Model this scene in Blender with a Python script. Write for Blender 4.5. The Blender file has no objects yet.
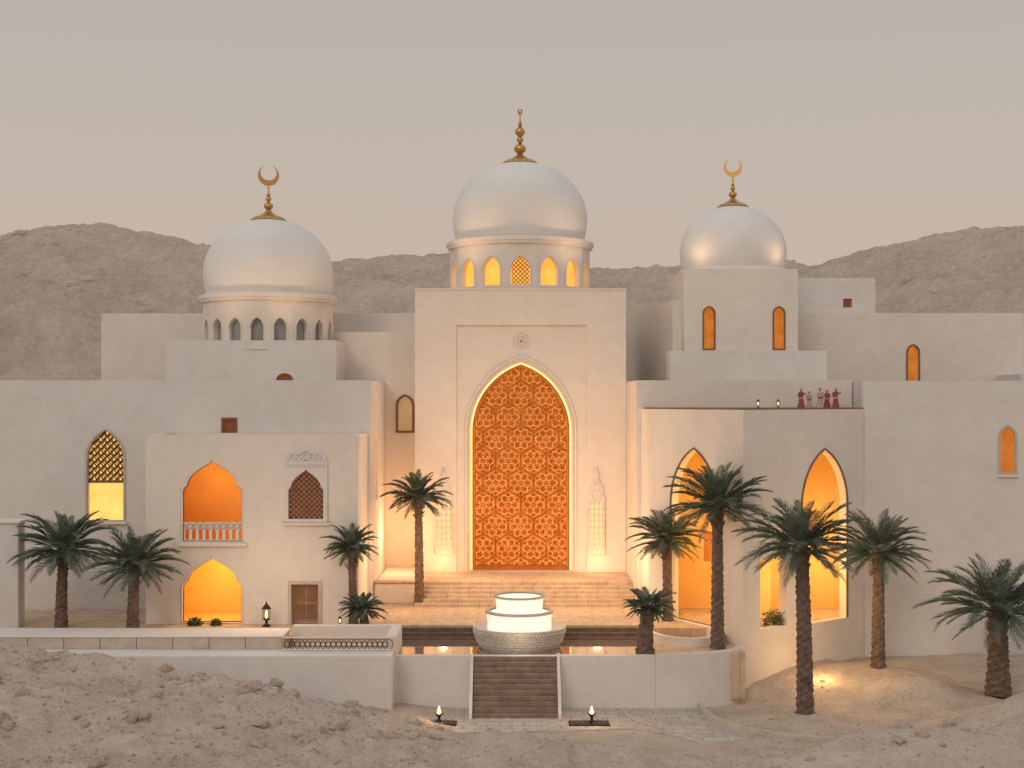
import bpy, bmesh, math, random
from mathutils import Vector, Matrix, noise
random.seed(7)
scene = bpy.context.scene
COL = scene.collection

# ------------------------------------------------------------------ materials
def new_mat(name):
    m = bpy.data.materials.new(name); m.use_nodes = True
    nt = m.node_tree
    return m, nt, nt.nodes["Principled BSDF"]

def N(nt, t, **kw):
    n = nt.nodes.new(t)
    for k, v in kw.items():
        if k in n.inputs: n.inputs[k].default_value = v
        else: setattr(n, k, v)
    return n

def noisy(name, c1, c2, scale=1.0, rough=0.85, bump=0.15, bscale=20, detail=6, c3=None, streak=False, bdist=0.02, spec=0.2):
    m, nt, b = new_mat(name)
    geo = N(nt, 'ShaderNodeNewGeometry')
    n1 = N(nt, 'ShaderNodeTexNoise'); n1.inputs['Scale'].default_value = scale; n1.inputs['Detail'].default_value = detail
    n1.inputs['Roughness'].default_value = 0.6
    nt.links.new(geo.outputs['Position'], n1.inputs['Vector'])
    r = N(nt, 'ShaderNodeValToRGB')
    r.color_ramp.elements[0].position = 0.32; r.color_ramp.elements[0].color = (*c1, 1)
    r.color_ramp.elements[1].position = 0.68; r.color_ramp.elements[1].color = (*c2, 1)
    if c3:
        e = r.color_ramp.elements.new(0.5); e.color = (*c3, 1)
    nt.links.new(n1.outputs['Fac'], r.inputs['Fac'])
    out = r.outputs['Color']
    if streak:
        # blotchy lime-wash weathering, two octaves, no direction
        n3 = N(nt, 'ShaderNodeTexNoise'); n3.inputs['Scale'].default_value = 1.7; n3.inputs['Detail'].default_value = 9; n3.inputs['Roughness'].default_value = 0.7
        nt.links.new(geo.outputs['Position'], n3.inputs['Vector'])
        r3 = N(nt, 'ShaderNodeValToRGB')
        r3.color_ramp.elements[0].position = 0.34; r3.color_ramp.elements[0].color = (0.94, 0.93, 0.92, 1)
        r3.color_ramp.elements[1].position = 0.6; r3.color_ramp.elements[1].color = (1, 1, 1, 1)
        nt.links.new(n3.outputs['Fac'], r3.inputs['Fac'])
        mx = N(nt, 'ShaderNodeMix', data_type='RGBA', blend_type='MULTIPLY'); mx.inputs[0].default_value = 1
        nt.links.new(out, mx.inputs[6]); nt.links.new(r3.outputs['Color'], mx.inputs[7]); out = mx.outputs[2]
    nt.links.new(out, b.inputs['Base Color'])
    n2 = N(nt, 'ShaderNodeTexNoise'); n2.inputs['Scale'].default_value = bscale; n2.inputs['Detail'].default_value = 6
    nt.links.new(geo.outputs['Position'], n2.inputs['Vector'])
    bp = N(nt, 'ShaderNodeBump'); bp.inputs['Strength'].default_value = bump; bp.inputs['Distance'].default_value = bdist
    nt.links.new(n2.outputs['Fac'], bp.inputs['Height']); nt.links.new(bp.outputs['Normal'], b.inputs['Normal'])
    b.inputs['Roughness'].default_value = rough
    b.inputs['Specular IOR Level'].default_value = spec
    return m

def emis(name, c1, c2, strength, scale=1.5):
    m, nt, b = new_mat(name)
    geo = N(nt, 'ShaderNodeNewGeometry')
    n1 = N(nt, 'ShaderNodeTexNoise'); n1.inputs['Scale'].default_value = scale; n1.inputs['Detail'].default_value = 3
    nt.links.new(geo.outputs['Position'], n1.inputs['Vector'])
    r = N(nt, 'ShaderNodeValToRGB')
    r.color_ramp.elements[0].position = 0.3; r.color_ramp.elements[0].color = (*c1, 1)
    r.color_ramp.elements[1].position = 0.7; r.color_ramp.elements[1].color = (*c2, 1)
    nt.links.new(n1.outputs['Fac'], r.inputs['Fac'])
    b.inputs['Base Color'].default_value = (*[c * 0.5 for c in c1], 1)
    nt.links.new(r.outputs['Color'], b.inputs['Emission Color'])
    b.inputs['Emission Strength'].default_value = strength
    b.inputs['Roughness'].default_value = 0.7
    return m

PL = noisy('white_plaster', (0.69, 0.655, 0.625), (0.755, 0.72, 0.69), 0.3, 0.9, 0.35, 14, streak=True)
PLC = noisy('cream_plaster', (0.75, 0.68, 0.61), (0.81, 0.74, 0.67), 0.35, 0.9, 0.35, 14, streak=True)
DOME = noisy('dome_plaster', (0.75, 0.73, 0.70), (0.81, 0.79, 0.76), 0.5, 0.9, 0.08, 10, spec=0.1)
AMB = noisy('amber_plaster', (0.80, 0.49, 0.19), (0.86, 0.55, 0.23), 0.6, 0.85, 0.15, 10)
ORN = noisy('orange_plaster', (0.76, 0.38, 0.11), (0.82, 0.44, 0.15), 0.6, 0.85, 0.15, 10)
NICHE = noisy('niche_plaster', (0.34, 0.33, 0.33), (0.40, 0.39, 0.39), 1.0)
STONE = noisy('sand_stone', (0.50, 0.42, 0.34), (0.62, 0.54, 0.45), 2.0, 0.85, 0.3, 25)
STEP = noisy('step_stone', (0.20, 0.135, 0.10), (0.32, 0.235, 0.18), 2.5, 0.7, 0.3, 20)
DARK = noisy('dark_stone', (0.12, 0.08, 0.055), (0.19, 0.13, 0.09), 2.5, 0.6, 0.3, 20)
WOOD = noisy('door_wood', (0.30, 0.17, 0.12), (0.38, 0.23, 0.17), 3, 0.6, 0.2, 30)
FRAME = noisy('frame_wood', (0.20, 0.10, 0.05), (0.30, 0.16, 0.08), 3, 0.6, 0.2, 30)
LATT = noisy('lattice_wood', (0.40, 0.15, 0.035), (0.56, 0.22, 0.06), 3, 0.55, 0.2, 30)
PLATE = noisy('carved_plate', (0.62, 0.23, 0.045), (0.92, 0.44, 0.13), 2.6, 0.6, 0.7, 16, bdist=0.03)
SCROLL = noisy('carved_scroll', (0.85, 0.40, 0.11), (0.95, 0.50, 0.18), 2.6, 0.6, 0.4, 16)
LATD = noisy('lattice_metal', (0.16, 0.10, 0.06), (0.24, 0.15, 0.09), 3, 0.55, 0.2, 30)
RED = noisy('red_cloth', (0.30, 0.07, 0.06), (0.38, 0.10, 0.08), 3, 0.8, 0.1, 30)
BEIGE = noisy('beige_cloth', (0.50, 0.36, 0.28), (0.58, 0.43, 0.34), 3, 0.8, 0.1, 30)
SKIN = noisy('skin', (0.40, 0.24, 0.16), (0.44, 0.27, 0.19), 3, 0.6, 0.05, 30)
IRON = noisy('dark_iron', (0.03, 0.025, 0.02), (0.05, 0.04, 0.035), 3, 0.5, 0.1, 30)
WGLOW = emis('amber_glow', (1.0, 0.38, 0.04), (1.0, 0.50, 0.09), 1.05)
WORANGE = emis('orange_glow', (0.52, 0.14, 0.015), (0.78, 0.24, 0.03), 0.66, 2.5)
WBRT = emis('yellow_glow', (1.0, 0.50, 0.09), (1.0, 0.62, 0.18), 1.1)
STRIP = emis('led_strip', (1.0, 0.58, 0.18), (1.0, 0.62, 0.22), 1.9)
SLOT = emis('slot_glow', (1.0, 0.60, 0.24), (1.0, 0.68, 0.32), 0.9)
WDIM = emis('dim_window', (0.22, 0.06, 0.02), (0.30, 0.09, 0.03), 0.4)
PANEL = emis('portal_backlight', (0.45, 0.10, 0.01), (0.85, 0.25, 0.03), 0.42, 1.2)
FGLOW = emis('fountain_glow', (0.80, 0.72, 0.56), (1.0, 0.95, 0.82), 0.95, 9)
FLAME = emis('flame', (1.0, 0.5, 0.12), (1.0, 0.7, 0.3), 4, 5)
m, nt, b = new_mat('gold'); GOLD = m
b.inputs['Base Color'].default_value = (0.62, 0.36, 0.12, 1); b.inputs['Metallic'].default_value = 0.9; b.inputs['Roughness'].default_value = 0.35
m, nt, b = new_mat('water'); WATER = m
b.inputs['Base Color'].default_value = (0.42, 0.36, 0.30, 1); b.inputs['Roughness'].default_value = 0.04; b.inputs['Specular IOR Level'].default_value = 1.0
b.inputs['Metallic'].default_value = 0.6; b.inputs['IOR'].default_value = 1.5
geo = N(nt, 'ShaderNodeNewGeometry'); n2 = N(nt, 'ShaderNodeTexNoise'); n2.inputs['Scale'].default_value = 4; n2.inputs['Detail'].default_value = 2
nt.links.new(geo.outputs['Position'], n2.inputs['Vector'])
bp = N(nt, 'ShaderNodeBump'); bp.inputs['Strength'].default_value = 0.06; bp.inputs['Distance'].default_value = 0.03
nt.links.new(n2.outputs['Fac'], bp.inputs['Height']); nt.links.new(bp.outputs['Normal'], b.inputs['Normal'])

def sand_mat(name, dark, mid, light, s1, s2, bump, bdist, haze=0.0, point=False):
    m, nt, b = new_mat(name)
    geo = N(nt, 'ShaderNodeNewGeometry')
    a = N(nt, 'ShaderNodeTexNoise'); a.inputs['Scale'].default_value = s1; a.inputs['Detail'].default_value = 10; a.inputs['Roughness'].default_value = 0.65
    c = N(nt, 'ShaderNodeTexNoise'); c.inputs['Scale'].default_value = s2; c.inputs['Detail'].default_value = 8; c.inputs['Roughness'].default_value = 0.75
    v = N(nt, 'ShaderNodeTexVoronoi'); v.inputs['Scale'].default_value = s2 * 1.6
    for q in (a, c, v): nt.links.new(geo.outputs['Position'], q.inputs['Vector'])
    r = N(nt, 'ShaderNodeValToRGB')
    r.color_ramp.elements[0].position = 0.36; r.color_ramp.elements[0].color = (*dark, 1)
    r.color_ramp.elements[1].position = 0.64; r.color_ramp.elements[1].color = (*light, 1)
    e = r.color_ramp.elements.new(0.5); e.color = (*mid, 1)
    mth = N(nt, 'ShaderNodeMath', operation='ADD'); 
    m2 = N(nt, 'ShaderNodeMath', operation='MULTIPLY'); m2.inputs[1].default_value = 0.5
    nt.links.new(a.outputs['Fac'], mth.inputs[0]); nt.links.new(c.outputs['Fac'], mth.inputs[1]); nt.links.new(mth.outputs[0], m2.inputs[0])
    nt.links.new(m2.outputs[0], r.inputs['Fac']); out = r.outputs['Color']
    if point:  # crevice shade and paler ridges put into the colour
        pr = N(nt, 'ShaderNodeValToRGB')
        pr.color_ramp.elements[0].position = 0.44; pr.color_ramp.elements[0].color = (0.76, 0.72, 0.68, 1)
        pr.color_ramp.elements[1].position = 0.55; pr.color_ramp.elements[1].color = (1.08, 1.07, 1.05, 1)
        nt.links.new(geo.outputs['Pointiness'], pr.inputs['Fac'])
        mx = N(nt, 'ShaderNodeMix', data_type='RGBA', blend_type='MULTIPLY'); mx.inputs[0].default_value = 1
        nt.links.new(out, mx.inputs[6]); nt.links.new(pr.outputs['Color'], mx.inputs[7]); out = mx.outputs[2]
    nt.links.new(out, b.inputs['Base Color'])
    ad = N(nt, 'ShaderNodeMath', operation='SUBTRACT')
    mv = N(nt, 'ShaderNodeMath', operation='MULTIPLY'); mv.inputs[1].default_value = 0.4
    nt.links.new(v.outputs['Distance'], mv.inputs[0])
    nt.links.new(mth.outputs[0], ad.inputs[0]); nt.links.new(mv.outputs[0], ad.inputs[1])
    bp = N(nt, 'ShaderNodeBump'); bp.inputs['Strength'].default_value = bump; bp.inputs['Distance'].default_value = bdist
    nt.links.new(ad.outputs[0], bp.inputs['Height']); nt.links.new(bp.outputs['Normal'], b.inputs['Normal'])
    b.inputs['Roughness'].default_value = 0.95; b.inputs['Specular IOR Level'].default_value = 0.1
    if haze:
        b.inputs['Emission Color'].default_value = (0.60, 0.49, 0.41, 1); b.inputs['Emission Strength'].default_value = haze  # distance haze put in as an even glow of the surface
    return m
SAND = sand_mat('desert_sand', (0.41, 0.325, 0.255), (0.58, 0.48, 0.39), (0.69, 0.585, 0.49), 0.7, 7, 0.8, 0.10)
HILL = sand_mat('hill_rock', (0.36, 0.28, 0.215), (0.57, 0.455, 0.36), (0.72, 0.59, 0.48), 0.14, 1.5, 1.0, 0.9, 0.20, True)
ROCK = sand_mat('rock', (0.30, 0.24, 0.19), (0.49, 0.40, 0.325), (0.64, 0.54, 0.45), 2, 12, 0.8, 0.05)

def brick_mat(name, c1, c2, mortar, sx, bw, rh, ms=0.02):
    m, nt, b = new_mat(name)
    geo = N(nt, 'ShaderNodeNewGeometry')
    br = N(nt, 'ShaderNodeTexBrick')
    br.inputs['Color1'].default_value = (*c1, 1); br.inputs['Color2'].default_value = (*c2, 1); br.inputs['Mortar'].default_value = (*mortar, 1)
    br.inputs['Scale'].default_value = sx; br.inputs['Brick Width'].default_value = bw; br.inputs['Row Height'].default_value = rh; br.inputs['Mortar Size'].default_value = ms
    nt.links.new(geo.outputs['Position'], br.inputs['Vector'])
    n1 = N(nt, 'ShaderNodeTexNoise'); n1.inputs['Scale'].default_value = 3; n1.inputs['Detail'].default_value = 8
    nt.links.new(geo.outputs['Position'], n1.inputs['Vector'])
    mx = N(nt, 'ShaderNodeMix', data_type='RGBA', blend_type='OVERLAY'); mx.inputs[0].default_value = 0.5
    nt.links.new(br.outputs['Color'], mx.inputs[6]); nt.links.new(n1.outputs['Fac'], mx.inputs[7])
    nt.links.new(mx.outputs[2], b.inputs['Base Color'])
    bp = N(nt, 'ShaderNodeBump'); bp.inputs['Strength'].default_value = 0.4; bp.inputs['Distance'].default_value = 0.02
    nt.links.new(n1.outputs['Fac'], bp.inputs['Height']); nt.links.new(bp.outputs['Normal'], b.inputs['Normal'])
    b.inputs['Roughness'].default_value = 0.85
    return m
PAVE = brick_mat('paving', (0.56, 0.50, 0.43), (0.50, 0.44, 0.38), (0.34, 0.28, 0.23), 1.0, 0.9, 0.6)
COURT = brick_mat('court_paving', (0.62, 0.46, 0.32), (0.56, 0.41, 0.28), (0.35, 0.24, 0.15), 1.0, 1.0, 1.0, 0.012)

def leaf_mat(name, c1, c2):
    m, nt, b = new_mat(name)
    oi = N(nt, 'ShaderNodeNewGeometry')
    n1 = N(nt, 'ShaderNodeTexNoise'); n1.inputs['Scale'].default_value = 1.6; n1.inputs['Detail'].default_value = 5
    nt.links.new(oi.outputs['Position'], n1.inputs['Vector'])
    r = N(nt, 'ShaderNodeValToRGB'); r.color_ramp.elements[0].position = .35; r.color_ramp.elements[1].position = .65
    r.color_ramp.elements[0].color = (*c1, 1); r.color_ramp.elements[1].color = (*c2, 1)
    nt.links.new(n1.outputs['Fac'], r.inputs['Fac']); nt.links.new(r.outputs['Color'], b.inputs['Base Color'])
    b.inputs['Roughness'].default_value = 0.5; b.inputs['Specular IOR Level'].default_value = 0.4
    return m
LEAF = leaf_mat('palm_leaf', (0.08, 0.115, 0.085), (0.18, 0.22, 0.15))
DRY = leaf_mat('dry_frond', (0.16, 0.11, 0.06), (0.24, 0.17, 0.10))
SHRUB = leaf_mat('shrub_leaf', (0.04, 0.06, 0.02), (0.09, 0.12, 0.04))
BARK = noisy('palm_bark', (0.11, 0.075, 0.06), (0.24, 0.165, 0.13), 5, 0.9, 0.6, 30)

# ------------------------------------------------------------------ helpers
def empty(name):
    e = bpy.data.objects.new(name, None); COL.objects.link(e); return e
def obj(name, me, mat, parent=None, smooth=False):
    o = bpy.data.objects.new(name, me); COL.objects.link(o)
    if mat:
        me.materials.clear(); me.materials.append(mat)
    if parent: o.parent = parent
    if smooth:
        for p in me.polygons: p.use_smooth = True
    return o
def mesh(name, vs, fs, mat, parent=None, smooth=False):
    me = bpy.data.meshes.new(name); me.from_pydata(vs, [], fs); me.update()
    return obj(name, me, mat, parent, smooth)
def box(name, x0, x1, y0, y1, z0, z1, mat, parent=None, bev=0.03):
    vs = [(x0,y0,z0),(x1,y0,z0),(x1,y1,z0),(x0,y1,z0),(x0,y0,z1),(x1,y0,z1),(x1,y1,z1),(x0,y1,z1)]
    fs = [(0,3,2,1),(4,5,6,7),(0,1,5,4),(1,2,6,5),(2,3,7,6),(3,0,4,7)]
    o = mesh(name, vs, fs, mat, parent)
    if bev:
        md = o.modifiers.new('bevel', 'BEVEL'); md.width = bev; md.segments = 2
    return o
def frame_of(p0, p1):
    p0 = Vector((p0[0], p0[1], 0)); p1 = Vector((p1[0], p1[1], 0))
    u = (p1 - p0).normalized(); n = Vector((u.y, -u.x, 0))
    return p0, u, n, (p1 - p0).length
def curve_to_mesh(cu, M, name, mat, parent, smooth=False):
    t = bpy.data.objects.new('tmp', cu); COL.objects.link(t)
    dg = bpy.context.evaluated_depsgraph_get()
    me = bpy.data.meshes.new_from_object(t.evaluated_get(dg))
    me.transform(M); me.update()
    bpy.data.objects.remove(t); bpy.data.curves.remove(cu)
    me.name = name
    return obj(name, me, mat, parent, smooth)
def prism(name, loops, p0, p1, t, back, mat, parent, bev=0.0):
    o, u, n, L = frame_of(p0, p1)
    cu = bpy.data.curves.new('c', 'CURVE'); cu.dimensions = '2D'; cu.fill_mode = 'BOTH'; cu.extrude = t / 2
    for lp in loops:
        s = cu.splines.new('POLY'); s.points.add(len(lp) - 1)
        for i, q in enumerate(lp): s.points[i].co = (q[0], q[1], 0, 1)
        s.use_cyclic_u = True
    org = o - n * (back + t / 2)
    M = Matrix(((u.x, 0, n.x, org.x), (u.y, 0, n.y, org.y), (0, 1, 0, 0), (0, 0, 0, 1)))
    return curve_to_mesh(cu, M, name, mat, parent)
def tubes(name, lines, p0, p1, back, rad, mat, parent, cyc=False):
    o, u, n, L = frame_of(p0, p1)
    cu = bpy.data.curves.new('c', 'CURVE'); cu.dimensions = '3D'; cu.bevel_depth = rad; cu.bevel_resolution = 1
    for lp in lines:
        s = cu.splines.new('POLY'); s.points.add(len(lp) - 1)
        for i, q in enumerate(lp): s.points[i].co = (q[0], q[1], 0, 1)
        s.use_cyclic_u = cyc
    org = o - n * back
    M = Matrix(((u.x, 0, n.x, org.x), (u.y, 0, n.y, org.y), (0, 1, 0, 0), (0, 0, 0, 1)))
    return curve_to_mesh(cu, M, name, mat, parent)
def tube3(name, lines, rad, mat, parent, res=2):
    cu = bpy.data.curves.new('c', 'CURVE'); cu.dimensions = '3D'; cu.bevel_depth = rad; cu.bevel_resolution = res
    for lp in lines:
        s = cu.splines.new('POLY'); s.points.add(len(lp) - 1)
        for i, q in enumerate(lp): s.points[i].co = (q[0], q[1], q[2], 1)
    return curve_to_mesh(cu, Matrix.Identity(4), name, mat, parent, True)

def rect(u0, u1, z0, z1): return [(u0, z0), (u1, z0), (u1, z1), (u0, z1)]
FOIL = [(1.0, 0.0), (1.0, 0.10), (0.97, 0.19), (0.91, 0.25), (0.86, 0.26), (0.85, 0.34), (0.80, 0.45), (0.70, 0.57), (0.57, 0.68), (0.42, 0.775), (0.28, 0.85), (0.15, 0.915), (0.06, 0.965)]
def foil_arch(uc, w, z0, zs, zt):
    """cusped four-centred arch with an ogee tip"""
    a = w / 2; r = zt - zs
    pts = [(uc - a, z0), (uc + a, z0)]
    pts += [(uc + a*x, zs + r*z) for x, z in FOIL] + [(uc, zt + 0.04*r)] + [(uc - a*x, zs + r*z) for x, z in FOIL[::-1]]
    return pts
def arch(uc, w, z0, zs, zt, n=14):
    a = w / 2; pts = [(uc - a, z0), (uc + a, z0)]
    r = zt - zs; R = (a * a + r * r) / (2 * a) if r > a * 0.98 else a
    right = []
    if r > a * 0.98:
        c = a - R; th = math.asin(min(1, r / R))
        for i in range(n + 1):
            t = th * i / n; right.append((c + R * math.cos(t), R * math.sin(t)))
    else:
        for i in range(n + 1):
            t = math.pi / 2 * i / n; right.append((a * math.cos(t), r * math.sin(t)))
    pts += [(uc + x, zs + z) for x, z in right]
    pts += [(uc - x, zs + z) for x, z in right[:-1]][::-1]
    out = []
    for p in pts:
        if not out or (abs(p[0]-out[-1][0]) + abs(p[1]-out[-1][1])) > 1e-4: out.append(p)
    return out
def inside(p, poly):
    x, y = p; c = False; j = len(poly) - 1
    for i in range(len(poly)):
        xi, yi = poly[i]; xj, yj = poly[j]
        if (yi > y) != (yj > y) and x < (xj - xi) * (y - yi) / (yj - yi) + xi: c = not c
        j = i
    return c
def clip_lines(lines, poly):
    out = []
    for ln in lines:
        run = []
        for q in ln:
            if inside(q, poly): run.append(q)
            else:
                if len(run) > 1: out.append(run)
                run = []
        if len(run) > 1: out.append(run)
    return out
def diag_lines(u0, u1, z0, z1, sp):
    L = []; H = z1 - z0; W = u1 - u0
    k = -H
    while k < W:
        for s in (1, -1):
            n = int(H / 0.02)
            L.append([(u0 + k + H * i / n if s == 1 else u1 - k - H * i / n, z0 + H * i / n) for i in range(n + 1)])
        k += sp
    return L
def circ(u, z, r, n=40): return [(u + r * math.cos(2*math.pi*i/n), z + r * math.sin(2*math.pi*i/n)) for i in range(n + 1)]
def scale_poly(poly, d):
    cz = (min(p[1] for p in poly) + max(p[1] for p in poly)) / 2
    w = (max(p[0] for p in poly) - min(p[0] for p in poly)) / 2; h = (max(p[1] for p in poly) - min(p[1] for p in poly)) / 2
    cx = (max(p[0] for p in poly) + min(p[0] for p in poly)) / 2
    return [(cx + (p[0] - cx) * (w + d) / w, cz + (p[1] - cz) * (h + d) / h) for p in poly]
def room(name, p0, p1, u0, u1, z0, z1, back, depth, mat, parent):
    o, u, n, L = frame_of(p0, p1)
    def P(a, z, bk): v = o + u * a - n * bk; return (v.x, v.y, z)
    vs = [P(u0, z0, back), P(u1, z0, back), P(u1, z1, back), P(u0, z1, back), P(u0, z0, back+depth), P(u1, z0, back+depth), P(u1, z1, back+depth), P(u0, z1, back+depth)]
    fs = [(4,5,6,7), (0,1,5,4), (1,2,6,5), (2,3,7,6), (3,0,4,7)]
    return mesh(name, vs, fs, mat, parent)
def lathe(name, prof, c, seg, mat, parent, smooth=True):
    vs = []; fs = []
    for (r, z) in prof:
        for i in range(seg):
            a = 2 * math.pi * i / seg; vs.append((c[0] + r * math.cos(a), c[1] + r * math.sin(a), z))
    for j in range(len(prof) - 1):
        for i in range(seg):
            k = (i + 1) % seg; fs.append((j*seg+i, j*seg+k, (j+1)*seg+k, (j+1)*seg+i))
    o = mesh(name, vs, fs, mat, parent, smooth)
    if smooth:
        md = o.modifiers.new('es', 'EDGE_SPLIT'); md.split_angle = math.radians(50)
    return o
def sweep(name, pts, w, z0, z1, mat, parent=None, bev=0.02):
    vs = []; fs = []; n = len(pts)
    for i, p in enumerate(pts):
        a = Vector(pts[max(0, i-1)]); b2 = Vector(pts[min(n-1, i+1)]); d = (b2 - a).normalized(); nn = Vector((-d.y, d.x)) * w / 2
        for s in (1, -1):
            for z in (z0, z1): vs.append((p[0] + s*nn.x, p[1] + s*nn.y, z))
    for i in range(n - 1):
        a, b2 = i*4, (i+1)*4
        fs += [(a, a+1, b2+1, b2), (a+2, b2+2, b2+3, a+3), (a+1, a+3, b2+3, b2+1), (a, b2, b2+2, a+2)]
    fs += [(0, 2, 3, 1), ((n-1)*4, (n-1)*4+1, (n-1)*4+3, (n-1)*4+2)]
    o = mesh(name, vs, fs, mat, parent)
    if bev:
        md = o.modifiers.new('bevel', 'BEVEL'); md.width = bev; md.segments = 2; md.limit_method = 'ANGLE'
    return o
def bez(pts, n=8):
    out = []
    P = [pts[0]] + list(pts) + [pts[-1]]
    for i in range(1, len(P) - 2):
        for k in range(n):
            t = k / n; p0, p1, p2, p3 = [Vector(q) for q in P[i-1:i+3]]
            q = 0.5 * ((2*p1) + (p2-p0)*t + (2*p0-5*p1+4*p2-p3)*t*t + (3*p1-p0-3*p2+p3)*t**3)
            out.append((q.x, q.y))
    out.append(tuple(pts[-1])); return out
def light(name, x, y, z, w, col=(1, 0.62, 0.28), r=0.25, parent=None):
    l = bpy.data.lights.new(name, 'POINT'); l.energy = w; l.color = col; l.shadow_soft_size = r
    o = bpy.data.objects.new(name, l); o.location = (x, y, z); COL.objects.link(o)
    if parent: o.parent = parent
    return o
def sm(a, b, v):
    t = max(0, min(1, (v - a) / (b - a))); return t * t * (3 - 2 * t)
def interp(tab, x):
    if x <= tab[0][0]: return tab[0][1]
    for (a, b), (c, d) in zip(tab, tab[1:]):
        if x <= c: return b + (d - b) * (x - a) / (c - a)
    return tab[-1][1]

# ------------------------------------------------------------------ mosque
MQ = empty('mosque')
def shell(name, x0, x1, y0, y1, z0, z1, holes, mat=PL, t=0.45, lhol=(), rhol=()):
    e = MQ
    prism(name + '_front_wall', [rect(0, x1-x0, z0, z1)] + [[(a - x0, b) for a, b in h] for h in holes], (x0, y0), (x1, y0), t, 0, mat, e)
    prism(name + '_right_wall', [rect(0, y1-y0-t, z0, z1)] + [[(a - y0 - t, b) for a, b in h] for h in rhol], (x1, y0+t), (x1, y1), t, 0, mat, e)
    prism(name + '_left_wall', [rect(0, y1-y0-t, z0, z1)] + [[(y1 - a, b) for a, b in h] for h in lhol], (x0, y1), (x0, y0+t), t, 0, mat, e)
    box(name + '_roof', x0+t, x1-t, y0+t, y1-0.02, z1-0.6, z1-0.35, STONE, e, 0)
    box(name + '_back_wall', x0+t, x1-t, y1-t, y1-0.01, z0, z1, mat, e, 0)
def pane(name, hole, x0y, depth, mat, t=0.04):
    prism(name, [hole], (0, x0y), (1, x0y), t, depth, mat, MQ)

# --- left wing (y=64)
w1 = arch(-18.58, 1.64, 6.5, 9.3, 10.6)
w2 = rect(-13.24, -12.6, 10.2, 11.15)
w_side = arch(67.2, 1.1, 7.2, 9.8, 10.6)
shell('left_wing', -42, -6.5, 64, 72, 0, 12.9, [w1, w2], PL, rhol=[w_side])
pane('window_light', w1, 64, 0.30, WBRT)
tubes('window_lattice', clip_lines(diag_lines(-19.4, -17.76, 8.25, 10.7, 0.30), w1), (0, 64), (1, 64), 0.18, 0.035, LATD, MQ)
tubes('window_lattice_back', clip_lines([circ(-19.4 + 0.3*i, 8.4 + 0.3*j, 0.13, 16) for i in range(7) for j in range(8)], w1), (0, 64), (1, 64), 0.22, 0.025, LATD, MQ)
prism('window_frame', [scale_poly(w1, 0.10), w1], (0, 64), (1, 64), 0.12, -0.05, STONE, MQ)
prism('window_transom', [rect(-19.38, -17.78, 8.2, 8.3)], (0, 64), (1, 64), 0.1, 0.14, FRAME, MQ)
box('window_sill', -19.6, -17.56, 63.82, 63.99, 6.32, 6.44, PLC, MQ, 0.02)
pane('small_window_light', w2, 64, 0.25, WDIM)
prism('small_window_frame', [scale_poly(w2, 0.05), scale_poly(w2, -0.04)], (0, 64), (1, 64), 0.1, -0.02, FRAME, MQ)
prism('side_window_light', [[(a, b) for a, b in w_side]], (-6.5, 0), (-6.5, 1), 0.04, 0.3, WGLOW, MQ)

# --- left house (y=60)
bal = foil_arch(-12.85, 2.6, 5.9, 7.95, 9.42)
low = foil_arch(-12.85, 2.6, 2.44, 3.85, 5.28)
orn = foil_arch(-8.83, 1.5, 6.9, 8.0, 9.0)
door = rect(-9.45, -8.3, 2.42, 4.1)
shell('left_house', -15.7, -6.6, 60, 63.98, 1.0, 10.5, [bal, low, orn, door], PLC, t=0.4)
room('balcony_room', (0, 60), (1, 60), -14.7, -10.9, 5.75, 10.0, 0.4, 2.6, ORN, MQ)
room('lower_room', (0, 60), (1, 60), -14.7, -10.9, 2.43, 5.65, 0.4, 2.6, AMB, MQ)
light('balcony_light', -12.8, 61.3, 8.6, 85, (1, 0.62, 0.22), 0.3, MQ)
light('lower_light', -12.8, 61.3, 4.5, 130, (1, 0.66, 0.18), 0.3, MQ)
for hname, h in (('balcony', bal), ('lower', low)):
    tubes(hname + '_arch_rim', [h], (0, 60), (1, 60), 0.0, 0.05, PLC, MQ, True)
    tubes(hname + '_arch_edge', [scale_poly(h, -0.05)], (0, 60), (1, 60), 0.12, 0.035, FRAME, MQ, True)
bl = [rect(-14.15, -11.55, 5.9, 6.75)]
for i in range(9):
    u = -14.0 + 0.2875 * i
    bl.append(arch(u + 0.05, 0.17, 6.0, 6.35, 6.5))
prism('balustrade', bl, (0, 60), (1, 60), 0.08, 0.10, PLC, MQ)
tubes('balustrade_scrolls', clip_lines([circ(-14.1 + 0.2875*i, 6.6, 0.11, 20) for i in range(10)], rect(-14.15, -11.55, 5.9, 6.8)), (0, 60), (1, 60), 0.08, 0.03, STONE, MQ)
box('balcony_sill', -14.35, -11.35, 59.8, 59.99, 5.74, 5.88, PLC, MQ, 0.02)
pane('ornate_window_light', orn, 60, 0.3, emis('ornate_dim', (0.30, 0.12, 0.06), (0.5, 0.2, 0.1), 0.5))
tubes('ornate_lattice', clip_lines(diag_lines(-9.6, -8.05, 6.9, 9.05, 0.22), orn) + clip_lines([circ(-9.6 + 0.22*i, 6.95 + 0.22*j, 0.09, 12) for i in range(8) for j in range(10)], orn), (0, 60), (1, 60), 0.16, 0.022, FRAME, MQ)
prism('ornate_frame', [rect(-9.75, -7.9, 6.75, 9.4), orn], (0, 60), (1, 60), 0.1, -0.08, PL, MQ)
hd = [(-9.7, 9.4), (-7.95, 9.4), (-7.95, 9.62)] + [(-8.83 + 0.8*math.cos(t), 9.62 + 0.34*math.sin(t)*(1+0.15*math.cos(8*t))) for t in [math.pi*i/24 for i in range(25)]] + [(-9.7, 9.62)]
prism('ornate_crest', [hd], (0, 60), (1, 60), 0.08, -0.06, PL, MQ)
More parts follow.
